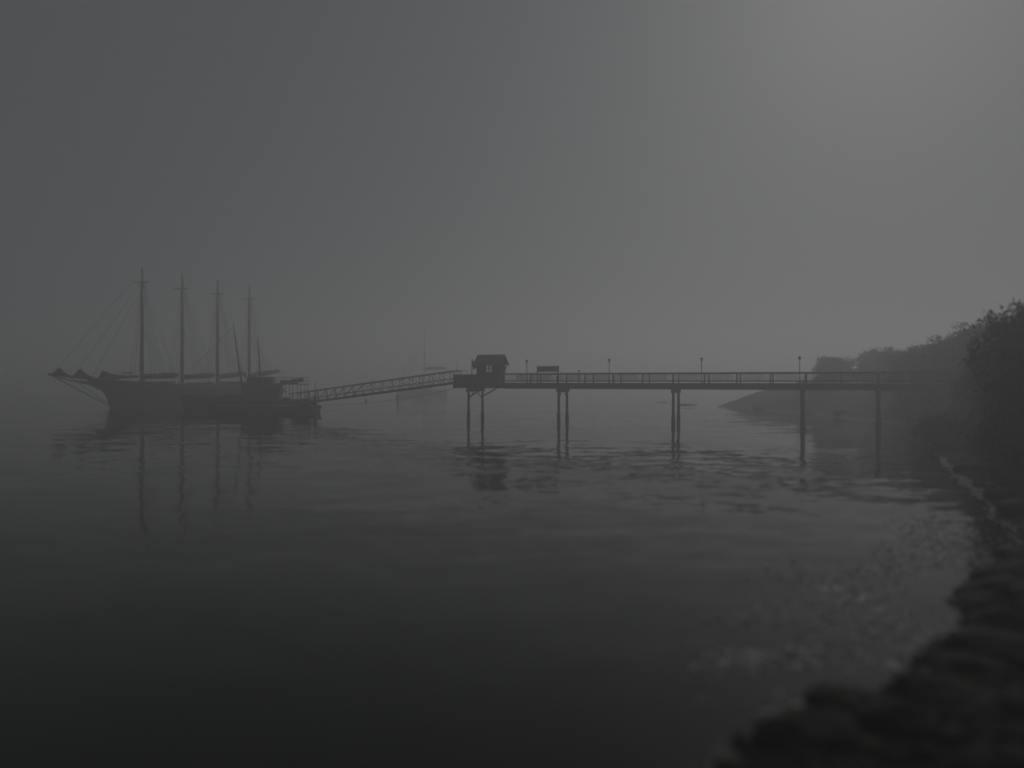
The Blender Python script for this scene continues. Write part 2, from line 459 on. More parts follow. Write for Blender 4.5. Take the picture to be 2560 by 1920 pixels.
for x0, x1 in ((SX0, SX0 + 0.12), (SX1 - 0.12, SX1)):
    b = MB(); ya, yb = SY0 + 0.121, SY1 - 0.121
    if x0 == SX0: hy0, hy1, hz0, hz1 = 0.4, 1.1, WZ0 - 0.05, WZ1 + 0.12      # side window over the gangway
    else: hy0, hy1, hz0, hz1 = 0.3, 1.15, DECK + 0.02, 6.3                  # doorway to the pier
    def slab(p): 
        n = len(p); vs = [(x0, y, z) for y, z in p] + [(x1, y, z) for y, z in p]
        b.add(vs, [tuple(range(n - 1, -1, -1)), tuple(range(n, 2 * n))] + [(k, (k + 1) % n, n + (k + 1) % n, n + k) for k in range(n)])
    slab([(ya, DECK), (hy0, DECK), (hy0, ZE), (ya, ZE)]); slab([(hy1, DECK), (yb, DECK), (yb, ZE), (hy1, ZE)])
    slab([(hy0, DECK), (hy1, DECK), (hy1, hz0), (hy0, hz0)]); slab([(hy0, hz1), (hy1, hz1), (hy1, ZE), (hy0, ZE)])
    slab([(ya, ZE), (yb, ZE), (yc, ZR - 0.12)])
    gwl = b.build('gable_wall', 'shingle', shack)
    if x0 == SX0:
        MB().box((x0 + .05, hy0, hz0), (x0 + .06, hy1, hz1)).build('window', 'glass', shack)
    else:
        dr = MB().box((x0 + .03, hy0, hz0), (x0 + .08, hy1, hz1)).build('door', 'timber', shack)
        MB().box((x0 + .08, hy0 + .06, 5.25), (x0 + .13, hy0 + .12, 5.4)).build('handle', 'iron', dr)
# stepped shingle courses of the two roof slopes
OH = 0.32
def roof_side(sg):
    ye = (SY0 - 0.28) if sg < 0 else (SY1 + 0.28)
    ze = ZE - 0.17
    for k in range(7):
        f0, f1 = k / 7, (k + 1) / 7 + 0.02
        ya, za = lerp(ye, yc, f0), lerp(ze, ZR, f0); yb, zb = lerp(ye, yc, min(f1, 1)), lerp(ze, ZR, min(f1, 1))
        xa, xb = SX0 - OH, SX1 + OH
        b = MB()
        up = 0.05
        b.add([(xa, ya, za), (xb, ya, za), (xb, yb, zb - 0.012), (xa, yb, zb - 0.012), (xa, ya, za + up), (xb, ya, za + up), (xb, yb, zb + 0.012), (xa, yb, zb + 0.012)],
              [(0, 3, 2, 1), (4, 5, 6, 7), (0, 1, 5, 4), (1, 2, 6, 5), (2, 3, 7, 6), (3, 0, 4, 7)])
        b.build('shingle_course', 'roof', roof)
roof = MB().box((SX0 - OH, yc - 0.09, ZR + 0.005), (SX1 + OH, yc + 0.09, ZR + 0.05)).build('roof', 'roof', shack)
roof_side(-1); roof_side(1)
for x in (SX1 + OH - 0.06,):
    for sg, ye in ((-1, SY0 - 0.3), (1, SY1 + 0.3)):
        MB().beam((x + 0.09, ye, ZE - 0.27), (x + 0.09, yc, ZR - 0.06), 0.05, 0.14).build('barge_board', 'timber', shack)
    for y in (SY0 + 0.1, SY1 - 0.1):
        MB().beam((SX1 + 0.01, y, 5.75), (SX1 + OH, y, 6.48), 0.07, 0.09).build('eave_bracket', 'timber', shack)
MB().box((-22.4, SY0 - 0.03, 4.9), (-21.95, SY0 - 0.003, 5.5)).build('notice_panel', 'sign', shack)
MB().box((-20.9, SY0 - 0.42, DECK), (-20.2, SY0 - 0.02, DECK + 0.45)).build('bench_box', 'timber', shack)

# notice board on the railing
nb = tag(empty('notice_board', (PX, PY, 0), PA), 'dark wide notice board raised above the railing beside the shack', 'sign')
MB().box((-15.08, -0.36, 5.56), (-12.62, -0.30, 6.14)).build('panel', 'sign', nb)
for x in (-15.15, -12.68):
    MB().box((x, -0.38, 3.9), (x + 0.12, -0.26, 6.16)).build('post', 'timber', nb)
MB().box((-15.22, -0.42, 6.165), (-12.50, -0.22, 6.20)).build('top_cap', 'timber', nb)

# lamp posts
def lamp_post(name, label, t, y, h=2.36):
    e = tag(empty(name, (0, 0, 0)), label, 'lamp post', 'lamp posts along the pier')
    c, s = math.cos(PA), math.sin(PA)
    e.location = (PX + t * c - y * s, PY + t * s + y * c, DECK)
    MB().tube([(0, 0, 0), (0, 0, h - 0.16)], [0.05, 0.035], 8).build('pole', 'iron', e, smooth=True)
    MB().tube([(0, 0, 0.001), (0, 0, 0.12)], [0.1, 0.07], 8).build('base', 'iron', e)
    MB().tube([(0, 0, h - 0.15), (0, 0, h - 0.12), (0, 0, h + 0.10)], [0.03, 0.09, 0.13], 8).build('lantern', 'lamp', e)
    MB().tube([(0, 0, h + 0.103), (0, 0, h + 0.14), (0, 0, h + 0.26)], [0.22, 0.17, 0.02], 8).build('hood', 'iron', e)
    return e
lamp_post('lamp_post', 'thin lamp post on the pier between the shack and the notice board', -16.4, -0.3)
lamp_post('lamp_post', 'thin lamp post on the pier next after the notice board', -6.8, -0.3)
lamp_post('lamp_post', 'thin lamp post just shoreward of the middle pair of pilings', 2.95, -0.3)
lamp_post('lamp_post', 'thin lamp post on the pier in front of the low bushes of the headland', 12.3, -0.3)
lamp_post('lamp_post', 'thin lamp post at the landward end of the pier before the dark trees', 21.9, -0.3)
pl = tag(empty('pedestal_light', (0, 0, 0)), 'short capped post standing just proud of the pier handrail', 'post')
c, s = math.cos(PA), math.sin(PA)
pl.location = (PX - 10.2 * c + 0.3 * s, PY - 10.2 * s - 0.3 * c, 3.8)
MB().tube([(0, 0, 0), (0, 0, 1.78)], 0.06, 8).build('post', 'iron', pl)
MB().tube([(0, 0, 1.782), (0, 0, 1.86), (0, 0, 1.95)], [0.06, 0.12, 0.03], 8).build('cap', 'iron', pl)

# flagpole and whip on the pier head
fp = tag(empty('flag_staff', (0, 0, 0)), 'short flag staff with a drooping flag at the corner of the shack', 'flagpole')
fp.location = (PX - 23.35 * c + 0.3 * s, PY - 23.35 * s - 0.3 * c, DECK)
MB().tube([(0, 0, 0), (0, 0, 2.78)], [0.07, 0.05], 8).build('staff', 'timber', fp)
rows = []
for k in range(9):
    f = k / 8; x = 0.06 + f * 0.46
    wv = 0.05 * math.sin(f * 7)
    top = 2.72 - 0.72 * f; bot = 0.62 + 1.05 * f ** 1.3
    bot = lerp(1.95, bot, f) if f < 0.25 else lerp(1.45, 1.72, f)
    rows.append([(x, wv - 0.006, top), (x, wv + 0.03, (top + bot) / 2), (x, wv - 0.004, bot), (x, wv + 0.008, bot), (x, wv + 0.042, (top + bot) / 2), (x, wv + 0.008, top)])
MB().grid(rows, True).build('flag', 'flag', fp, smooth=True)
ws = tag(empty('marker_pole', (0, 0, 0)), 'bare thin pole standing at the gangway end of the pier head', 'pole')
ws.location = (PX - 25.2 * c + 0.5 * s, PY - 25.2 * s - 0.5 * c, 3.75)
MB().tube([(0, 0, 0), (0, 0, 3.0)], [0.04, 0.022], 6).build('pole', 'iron', ws)
MB().tube([(0, 0, 3.0), (0, 0, 3.06)], 0.035, 6).build('cap', 'iron', ws)

# ------------------------------------------------------------------ gangway
GA, GB = Vector((-29.6, 100.0, 1.42)), Vector((-6.75, 87.9, 4.36))
gl = (GB - GA).length
gw = tag(empty('gangway', GA), 'long sloping truss gangway from the pier head down to the float', 'gangway')
dirv = (GB - GA).normalized()
hz = Vector((dirv.x, dirv.y, 0)).normalized(); pitch = math.asin(dirv.z)
gw.rotation_euler = (0, -pitch, math.atan2(hz.y, hz.x))
NP = 17; GH = 1.42; GW = 1.5; step = gl / NP
for y in (0, GW):
    MB().box((0, y - 0.06, -0.10), (gl, y + 0.06, 0.10)).build('bottom_chord', 'alu', gw)
    MB().box((-0.6, y - 0.045, GH - 0.05), (gl - 0.1, y + 0.045, GH + 0.05)).build('top_chord', 'alu', gw)
    MB().box((0, y - 0.03, 0.49), (gl, y + 0.03, 0.55)).build('mid_rail', 'alu', gw)
    MB().tube([(gl - 0.1, y, GH), (gl + 0.5, y, GH), (gl + 0.8, y, GH - 0.15), (gl + 0.9, y, GH - 0.5), (gl + 0.9, y, 0.05)], 0.035, 6).build('end_loop', 'alu', gw)
    for k in range(NP + 1):
        MB().box((k * step - 0.03, y - 0.03, 0.10), (k * step + 0.03, y + 0.03, GH - 0.05)).build('upright', 'alu', gw)
    for k in range(NP):
        a, b = (0, 1) if k < NP // 2 else (1, 0)
        MB().beam(((k + a) * step, y - 0.008, 0.12), ((k + b) * step, y - 0.008, GH - 0.07), 0.04, 0.055).build('diagonal_brace', 'alu', gw)
m_ = MB()
for k in range(int(gl / 0.3)):
    m_.box((k * 0.3, 0.07, 0.02), (k * 0.3 + 0.28, GW - 0.07, 0.06))
m_.build('tread_boards', 'alu', gw, kind='stuff')
for k in range(0, NP + 1):
    MB().box((k * step - 0.04, 0.062, -0.09), (k * step + 0.04, GW - 0.062, 0.0)).build('cross_beam', 'alu', gw)

# ------------------------------------------------------------------ floating dock
fd = tag(empty('floating_dock', (-34.6, 104.0, 0), R(-9)), 'low dark floating dock at the foot of the gangway', 'dock')
DL0, DL1 = -8.8, 6.8
for k in range(8):
    x0 = DL0 + k * (DL1 - DL0) / 8
    MB().box((x0 + 0.03, 0.05, -0.35), (x0 + (DL1 - DL0) / 8 - 0.03, 3.0, 0.62)).build('float_unit', 'rubber', fd)
for y in (-0.12, 3.0):
    MB().box((DL0 - 0.1, y, 0.55), (DL1 + 0.1, y + 0.14, 0.98)).build('side_stringer', 'timber', fd)
m_ = MB()
for k in range(int((DL1 - DL0) / 0.2)):
    m_.box((DL0 + k * 0.2, -0.18, 0.985), (DL0 + k * 0.2 + 0.185, 3.2, 1.03))
m_.build('deck_boards', 'deck', fd, kind='stuff')
for k in range(6):
    x = DL0 + 0.8 + k * 3.0
    b = MB()
    ring = []
    for i in range(13):
        a = 2 * math.pi * i / 12
        ring.append((x + 0.3 * math.cos(a), -0.28, 0.45 + 0.3 * math.sin(a)))
    b.tube(ring, 0.1, 7); b.build('tyre_fender', 'rubber', fd, smooth=True)
# roller and chafing gear at the outer end
b = MB()
b.tube([(DL1 - 1.0, -0.25, 1.3), (DL1 - 1.0, 1.2, 1.3)], 0.48, 14); b.build('gangway_roller', 'rubber', fd)
MB().box((DL1 - 1.1, -0.15, 1.03), (DL1 - 0.9, 1.1, 1.45)).build('roller_bracket', 'iron', fd)
MB().beam((DL1 - 0.9, 0.2, 1.5), (DL1 + 0.3, 0.2, 0.65), 0.5, 0.12).build('end_apron', 'timber', fd)
MB().box((DL1 + 0.12, 0.0, 0.12), (DL1 + 0.5, 0.55, 0.78)).build('end_fender', 'rubber', fd)
MB().tube([(DL1 - 0.5, 0.3, -1.0), (DL1 - 0.5, 0.3, 0.6)], 0.2, 8).build('guide_pile', 'piling', fd)
for x in (DL0 + 1, -3.0, 1.2, 5.2):
    MB().box((x - 0.2, 0.1, 1.031), (x + 0.2, 0.22, 1.16)).build('mooring_cleat', 'iron', fd)
for x, z in ((4.9, 2.0), (2.4, 1.9), (-1.0, 2.1)):
    MB().box((x - 0.06, 2.7, 1.031), (x + 0.06, 2.82, 1.03 + z * 0.55)).build('dock_post', 'timber', fd)
MB().box((3.0, 1.9, 1.031), (4.2, 2.6, 1.72)).build('dock_locker', 'timber', fd)
dp = tag(empty('dock_light_pole', (-28.0, 105.2, 1.035)), 'single slim pole on a small base standing beside the gangway foot', 'pole')
MB().tube([(0, 0, 0), (0, 0, 1.9), (0, 0, 3.55)], [0.07, 0.05, 0.03], 8).build('pole', 'iron', dp)
MB().tube([(0, 0, 0.0), (0, 0, 0.5), (0, 0, 1.7)], [0.34, 0.3, 0.06], 8).build('base', 'iron', dp)

# ------------------------------------------------------------------ schooner
SH = (-63.8, 127.5, 0)
SA = math.atan2(0.938, 0.346)
sch = tag(empty('schooner', SH, SA), 'four-masted schooner with furled sails and long bowsprit lying at the float', 'schooner')
def stem(z): return interp(z, [-2, -0.3, 0, 1.0, 2.0, 3.0, 3.8, 4.4, 5.2], [-5.4, -6.3, -6.4, -6.75, -7.2, -7.95, -8.9, -10.3, -11.6])
def tran(z): return interp(z, [-2, 0, 1.0, 2.0, 3.0, 4.5], [27.5, 31.0, 33.0, 34.4, 35.2, 36.0])
def sheer(s): return interp(s, [-10.4, -6, 0, 9, 18, 27, 36], [4.95, 4.55, 4.12, 3.62, 3.40, 3.52, 4.05])
def half(i, zf):
    f = 1 - (1 - min(1, i / 0.46)) ** 2.1 if i < 0.46 else 1 - 0.34 * smooth01((i - 0.46) / 0.54) ** 1.3
    v = interp(zf, [0, 0.25, 0.5, 0.8, 1], [0.45, 0.80, 0.93, 0.98, 1.0])
    flare = interp(i, [0, 0.18, 0.5, 1], [0.5, 0.35, 0.1, 0.25]) * (1 - zf)
    return max(0.06, 3.45 * f * v * (1 - flare))
NS, NZ = 44, 11
def hull_point(i, zf, sg, off=0.0, top=1.0):
    s_guess = lerp(-10.4, 36, i)
    z = lerp(-1.2, sheer(s_guess) * top, zf)
    s_ = lerp(stem(z), tran(z), i)
    return (s_, sg * (half(i, zf) + off), z)
rows = []
ZB = 0.80     # the bulwark band starts here
for i in range(NS + 1):
    f = (i / NS) ** 1.25
    rows.append([hull_point(f, ZB * k / NZ, 1) for k in range(NZ, -1, -1)] + [hull_point(f, ZB * k / NZ, -1) for k in range(0, NZ + 1)])
b = MB().grid(rows)
b.add(rows[-1], [tuple(range(len(rows[-1])))])
hull = b.build('hull', 'hull', sch, smooth=True)
for sg in (1, -1):
    o_, in_ = [], []
    rows = []
    for i in range(NS + 1):
        f = (i / NS) ** 1.25
        a = hull_point(f, ZB, sg); t = hull_point(f, 1.0, sg)
        m1 = hull_point(f, 0.9, sg)
        ai = (a[0], a[1] - sg * min(0.1, abs(a[1]) * .6), a[2]); ti = (t[0], t[1] - sg * min(0.1, abs(t[1]) * .6), t[2])
        rows.append([a, m1, t, ti, ai])
    MB().grid(rows, True).build('bulwark', 'bulwark', sch, smooth=False)
    pts = [hull_point((i / NS) ** 1.25, ZB, sg, 0.05) for i in range(NS + 1)]
    MB().tube(pts, 0.085, 6).build('rubbing_strake', 'rope', hull, smooth=True)
    pts = [hull_point((i / NS) ** 1.25, 1.0, sg, 0.0) for i in range(NS + 1)]
    MB().tube([(p[0], p[1], p[2] + 0.03) for p in pts], 0.11, 6).build('cap_rail', 'spar', hull, smooth=True)
b = MB()
t_ = hull_point(1, 1, 1); t2 = hull_point(1, ZB, 1)
b.add([(t_[0] + .02, t_[1], t_[2]), (t_[0] + .02, -t_[1], t_[2]), (t2[0] + .02, -t2[1], t2[2]), (t2[0] + .02, t2[1], t2[2]),
       (t_[0] - .08, t_[1], t_[2]), (t_[0] - .08, -t_[1], t_[2]), (t2[0] - .08, -t2[1], t2[2]), (t2[0] - .08, t2[1], t2[2])],
      [(0, 1, 2, 3), (7, 6, 5, 4), (0, 4, 5, 1), (2, 6, 7, 3), (1, 5, 6, 2), (3, 7, 4, 0)])
b.build('transom_top', 'bulwark', sch)
rows = []
for i in range(NS + 1):
    f = (i / NS) ** 1.25
    a = hull_point(f, 0.82, 1, -0.12)
    rows.append([(a[0], max(a[1], 0.01), a[2]), (a[0], 0, a[2] + 0.08), (a[0], -max(a[1], 0.01), a[2])])
MB().grid(rows).build('deck', 'deck', sch)
# clipper head: trail boards under the bowsprit
for sg in (1, -1):
    rows = []
    for k in range(9):
        f = k / 8
        x = lerp(-8.3, -13.4, f); zt = lerp(4.2, 4.72, f); zb = lerp(2.9, 4.56, f ** 0.55)
        y = sg * lerp(0.32, 0.05, f)
        rows.append([(x, y, zt), (x, y + sg * 0.05, zt), (x, y + sg * 0.05, zb), (x, y, zb)])
    MB().grid(rows, True).build('trail_board', 'hull', sch)
BT = Vector((-17.2, 0, 5.52)); BH = Vector((-7.2, 0, 4.62))
bow = MB().tube([BH, lerp(BH, BT, .4), lerp(BH, BT, .75), BT], [0.24, 0.22, 0.17, 0.11], 10).build('bowsprit', 'spar', sch, smooth=True)
MB().tube([BT + Vector((-0.05, 0, 0)), BT + Vector((0.35, 0, -0.03))], 0.16, 8).build('bowsprit_band', 'iron', bow)
def on_sprit(x, dz=0.0): f = (x - BH.x) / (BT.x - BH.x); return Vector((x, 0, lerp(BH.z, BT.z, f) + dz))
# bobstays, dolphin striker guys
for x, zl in ((-16.9, 0.35), (-16.7, 0.6), (-13.6, 0.8)):
    a = on_sprit(x, -0.12); e_ = Vector((stem(zl) - 0.02, 0, zl)); mid = (a + e_) / 2 + Vector((0, 0, -0.05))
    MB().tube([a, mid, e_], 0.045, 5).build('bobstay', 'iron', sch)
for sg in (1, -1):
    a = on_sprit(-16.8, -0.05); e_ = Vector(hull_point(0.07, 0.8, sg)); mid = (a + e_) / 2 + Vector((0, sg * .1, -0.35))
    MB().tube([a, mid, e_], 0.04, 5).build('whisker_stay', 'iron', sch)
    MB().tube([on_sprit(-16.5, -.15), on_sprit(-13.0, -.75) + Vector((0, sg * .6, 0)), Vector((-9.6, sg * .5, 3.95))], 0.05, 5).build('bowsprit_net', 'rope', sch)
# masts
MASTX = [0.0, 9.05, 18.1, 27.2]
MTOP, MCROSS = 24.35, 21.5
def half_deck(s): 
    i = (s + 10.4) / 46.4
    return half(i, 1.0)
for n, x in enumerate(MASTX):
    zd = sheer(x) - 0.5
    ms = MB().tube([(x, 0, zd - .3), (x, 0, 10), (x + .03, 0, 17), (x + .06, 0, MCROSS + .4)], [0.33, 0.31, 0.27, 0.22], 12).build('mast', 'spar', sch, smooth=True)
    MB().tube([(x + .04, 0, MCROSS - .6), (x + .07, 0, MTOP - .5), (x + .08, 0, MTOP)], [0.24, 0.17, 0.09], 10).build('topmast', 'fogspar', ms, smooth=True)
    MB().box((x - .35, -1.7, MCROSS - .07), (x - .22, 1.7, MCROSS + .06)).build('crosstree', 'fogspar', ms)
    MB().box((x + .26, -1.5, MCROSS - .07), (x + .38, 1.5, MCROSS + .06)).build('crosstree', 'fogspar', ms)
    MB().box((x - .6, -.12, MCROSS - .15), (x + .75, .12, MCROSS - .072)).build('trestle_tree', 'fogspar', ms)
    MB().tube([(x, 0, zd + .75), (x, 0, zd + .95)], [.75, .7], 12).build('pin_rail', 'spar', ms)
    for q in range(4):
        a = q * math.pi / 2 + .6
        MB().tube([(x + .6 * math.cos(a), .6 * math.sin(a), zd - .1), (x + .6 * math.cos(a), .6 * math.sin(a), zd + 1.1)], .07, 6).build('fife_post', 'spar', ms)
    # shrouds with ratlines, both sides
    for sg in (1, -1):
        hb = half_deck(x)
        feet = [Vector((x - .3 + q * 1.05, sg * (hb - .02), sheer(x) + .12)) for q in range(4)]
        head = Vector((x + .05, sg * .25, MCROSS - .2))
        for q, ft in enumerate(feet):
            MB().tube([ft, head + Vector((.08 * q, 0, -.06 * q))], 0.026, 4).build('shroud', 'rope', sch)
        b = MB(); z = feet[0].z + 1.0
        while z < 17.0:
            f = (z - feet[0].z) / (head.z - feet[0].z)
            b.tube([lerp(feet[0], head, f), lerp(feet[3], head, f)], 0.014, 3); z += 0.42
        b.build('ratline', 'rope', sch, kind='stuff')
        MB().tube([Vector((x + 5.0, sg * half_deck(x + 5), sheer(x + 5))), Vector((x + .1, 0, MTOP - 1.2))], 0.018, 4).build('backstay', 'rope', sch)
    # halyards down the mast
    for dy, dx in ((.35, .2), (-.4, .3), (-.2, -.4)):
        MB().tube([(x + dx * 1.4, dy * 1.3, zd + .9), (x + dx, dy * .4, MCROSS - 1)], 0.018, 4).build('halyard', 'rope', sch)
    if n < 3:
        MB().tube([(x + .1, 0, MTOP - .4), (MASTX[n + 1], 0, MTOP - .5)], 0.016, 4).build('spring_stay', 'rope', sch)
# headstays
for x, z in ((-16.6, MTOP - .6), (-13.2, MCROSS), (-9.9, MCROSS - 1.0)):
    MB().tube([on_sprit(x, .1), Vector((0, 0, z))], 0.028, 4).build('headstay', 'rope', sch)

def furled(name, x0, x1, z0, z1, r, peak=0.0, lump=0.12, seed=1, sub=None, n=26, taper=(0.5, 0.6)):
    """canvas bundled along a spar, lumpy and tied; pinched at the ties"""
    rng = random.Random(seed); rows = []
    for i in range(n + 1):
        f = i / n
        rr = r * (1 - (1 - taper[0]) * (1 - smooth01(f / .12)) - (1 - taper[1]) * smooth01((f - .8) / .2))
        rr *= 1 + rng.uniform(-lump, lump) - 0.13 * (1 if i % 4 == 0 else 0)
        cx, cz = lerp(x0, x1, f), lerp(z0, z1, f) + rng.uniform(-.02, .03)
        rows.append([(cx, rr * 0.75 * math.cos(a), cz + rr * (1.15 if math.sin(a) > 0 else .9) * math.sin(a)) for a in [2 * math.pi * k / 10 for k in range(10)]])
    b = MB().grid(rows, True); b.add(rows[0], [tuple(range(9, -1, -1))]); b.add(rows[-1], [tuple(range(10))])
    return b.build(name, 'sail', sub or sch, smooth=True)
booms = [(0.45, 8.4, 5.18, 5.42), (9.5, 17.5, 5.12, 5.55), (18.5, 26.2, 5.25, 5.95), (27.6, 40.3, 5.55, 6.95)]
for n, (x0, x1, z0, z1) in enumerate(booms):
    bm = MB().tube([(x0, 0, z0 - .28), (lerp(x0, x1, .5), 0, lerp(z0, z1, .5) - .28), (x1, 0, z1 - .28)], [.13, .15, .1], 8).build('boom', 'spar', sch, smooth=True)
    xe = x1 - (.3 if n < 3 else 3.2)
    f = (xe - x0) / (x1 - x0)
    furled('furled_sail', x0 + .1, xe, z0 + .08, lerp(z0, z1, f) + .10, .36 if n else .40, seed=n + 3, sub=bm, taper=(.75, .55))
    MB().tube([(x0, 0, z0 + .42), (lerp(x0, xe, .6), 0, lerp(z0, z1, .6 * f) + .50), (xe + .2, 0, lerp(z0, z1, f) + .48)], [.09, .1, .06], 7).build('gaff', 'spar', bm, smooth=True)
    for sg in (1, -1):
        MB().tube([(x1 - 1.0, sg * .1, z1), (MASTX[n] + .2, sg * .3, MCROSS - .5)], 0.016, 4).build('topping_lift', 'rope', sch)
        for q in range(4):
            xx = lerp(x0, xe, .3 + .2 * q)
            MB().tube([(xx, sg * .2, lerp(z0, z1, (xx - x0) / (x1 - x0)) + .1), (MASTX[n] + .2, sg * .25, 13.5)], 0.012, 3).build('lazy_jack', 'rope', sch)
    MB().tube([(x1 - 1.6, 0, lerp(z0, z1, .9) - .4), (x1 - 1.9, 0, sheer(min(36, x1)) - .2)], 0.05, 5).build('main_sheet', 'rope', sch)
MB().box((4.3, -.35, 5.75), (6.7, .35, 5.98)).build('boom_locker', 'house', sch)
# heaped headsails on the bowsprit and the staysail boom
def heap(x0, xp, x1, zb0, zb1, zp, tail, wd, seed):
    rng = random.Random(seed); rows = []; n = 22
    for i in range(n + 1):
        f = i / n; x = lerp(x0, x1, f); zb = lerp(zb0, zb1, f)
        if x < xp: t = (x - x0) / (xp - x0); h = lerp(.12, zp, t ** 1.15)
        else: t = (x - xp) / (x1 - xp); h = lerp(tail, zp, (1 - t) ** 2.6)
        h *= 1 + rng.uniform(-.06, .06); wv = wd * (0.45 + .55 * min(1, h / zp)) * (1 + rng.uniform(-.15, .15))
        prof = [(-1, 0), (-1.0, .25), (-.62, .55), (-.28, .82), (-.08, 1), (.08, 1), (.28, .80), (.66, .5), (1.0, .25), (1, 0)]
        rows.append([(x + rng.uniform(-.03, .03), py * wv, zb + pz * h) for py, pz in prof])
    b = MB().grid(rows, True); b.add(rows[0], [tuple(range(9, -1, -1))]); b.add(rows[-1], [tuple(range(10))])
    b.build('furled_jib', 'sail', sch, smooth=True)
heap(-16.9, -15.35, -12.9, 5.50, 5.15, 1.22, .16, .30, 5)
heap(-13.3, -11.9, -8.3, 5.18, 4.75, 1.45, .22, .34, 6)
heap(-8.75, -7.95, -1.0, 4.75, 5.15, 1.45, .36, .36, 7)
MB().tube([(-8.2, 0, 4.75), (-.5, 0, 5.15)], .11, 8).build('staysail_boom', 'spar', sch, smooth=True)
MB().box((-3.9, -.4, 5.78), (-2.2, .4, 5.98)).build('raft_canister', 'house', sch)
for x in (-3.7, -2.5):
    MB().tube([(x, -.3, 4.0), (x, -.3, 5.779)], .04, 6).build('raft_stand', 'house', sch)
# deck furniture
for (x0, x1, y, h) in ((2.6, 6.2, 1.2, 1.0), (11.5, 15.6, 1.4, 1.15), (20.2, 24.5, 1.5, 1.4), (29.2, 33.6, 1.6, 1.75)):
    zd = sheer((x0 + x1) / 2) - .55
    dh = MB().box((x0, -y, zd - .2), (x1, y, zd + h)).build('deckhouse', 'house', sch)
    MB().box((x0 - .12, -y - .12, zd + h + .002), (x1 + .12, y + .12, zd + h + .09)).build('deckhouse_roof', 'spar', dh)
    for q in range(3):
        xx = lerp(x0 + .4, x1 - .9, q / 2)
        MB().box((xx, -y - .03, zd + .35), (xx + .5, -y - .002, zd + .75)).build('porthole_light', 'glass', dh)
MB().box((-6.6, -.55, 4.2), (-5.2, .55, 4.98)).build('windlass', 'iron', sch)
for k in range(7):
    x = 3.0 + k * 4.4
    MB().box((x, -.25 - half_deck(x) + .4, sheer(x) - .5), (x + .5, -half_deck(x) + .55, sheer(x) + .35)).build('deck_box', 'house', sch)
for k in range(9):
    x = 9.5 + k * 3.0
    MB().tube([(x, -half_deck(x) + .05, sheer(x) + .1), (x, -half_deck(x) + .05, sheer(x) + .85)], .03, 5).build('stanchion', 'iron', sch)
MB().tube([(9.5 + k * 3.0, -half_deck(9.5 + k * 3) + .05, sheer(9.5 + k * 3) + .85) for k in range(9)], .025, 5).build('lifeline', 'rope', sch)
MB().tube([(33.9, 0, 3.6), (33.9, 0, 4.5)], .1, 6).build('steering_post', 'spar', sch)
ring = [(33.7, .55 * math.cos(a), 4.55 + .55 * math.sin(a)) for a in [2 * math.pi * k / 16 for k in range(17)]]
MB().tube(ring, .05, 6).build('steering_wheel', 'spar', sch)

# ------------------------------------------------------------------ generic small hull
def small_hull(parent, L, B, H, zbow, m, name='hull', transom=0.75):
    """bow at -x; returns sheer function"""
    sh = lambda f: H + (zbow - H) * (1 - f) ** 2.2 + .12 * f
    rows = []
    for i in range(25):
        f = i / 24
        bw = B / 2 * (1 - (1 - min(1, f / .5)) ** 2) if f < .5 else B / 2 * (1 - (1 - transom) * ((f - .5) / .5) ** 2)
        bw = max(bw, .03)
        r = []
        for sg in (1, -1):
            ks = range(5, -1, -1) if sg == 1 else range(6)
            for k in ks:
                g = k / 5; z = lerp(-.5, sh(f), g)
                rake = (1 - f) ** 3 * (-.9) * g
                r.append((L * (f - .5) + rake, sg * bw * lerp(.55, 1, g ** .5), z))
        rows.append(r)
    b = MB().grid(rows); b.add(rows[-1], [tuple(range(12))])
    h = b.build(name, m, parent, smooth=True)
    rows = []
    for i in range(25):
        f = i / 24
        bw = B / 2 * (1 - (1 - min(1, f / .5)) ** 2) if f < .5 else B / 2 * (1 - (1 - transom) * ((f - .5) / .5) ** 2)
        x = L * (f - .5) - .75 * (1 - f) ** 3
        rows.append([(x, bw * .97, sh(f) - .12), (x, 0, sh(f) - .05), (x, -bw * .97, sh(f) - .12)])
    MB().grid(rows).build('deck', 'deck', parent)
    return sh

# two-masted sailboat with raked masts lying inside the float
kx = tag(empty('moored_ketch', (-42.7, 115.5, 0), R(14)), 'smaller dark sailboat with two slim raked masts moored before the schooner stern', 'sailboat')
sh = small_hull(kx, 15.5, 3.8, 1.75, 2.5, 'hull', transom=.6)
for (x0, zt, rake) in ((0.9, 13.6, -.125), (3.5, 11.2, -.06)):
    mk = MB().tube([(x0, 0, 1.3), (x0 + rake * zt * .5, 0, zt * .5), (x0 + rake * zt, 0, zt)], [.15, .12, .05], 8).build('mast', 'timber', kx, smooth=True)
    MB().box((x0 + rake * zt * .6 - .04, -.8, zt * .64), (x0 + rake * zt * .6 + .04, .8, zt * .64 + .08)).build('spreader', 'timber', mk)
    for sg in (1, -1):
        MB().tube([(x0 + .2, sg * 1.8, 1.8), (x0 + rake * zt * .95, 0, zt * .95)], .018, 4).build('shroud', 'rope', kx)
    bm = MB().tube([(x0 + .1, 0, 2.7), (x0 + 3.6, 0, 2.85)], .09, 7).build('boom', 'spar', kx)
    furled('furled_sail', x0 + .2, x0 + 3.4, 2.98, 3.12, .2, seed=21 + int(x0), sub=bm)
MB().tube([(-7.2, 0, 2.35), (-10.4, 0, 2.75)], [.13, .08], 8).build('bowsprit', 'spar', kx)
MB().tube([(-10.2, 0, 2.7), (.9 - .125 * 13, 0, 13.0)], .02, 4).build('forestay', 'rope', kx)
MB().box((-2.6, -1.1, 1.6), (.2, 1.1, 2.45)).build('cabin_trunk', 'house', kx)
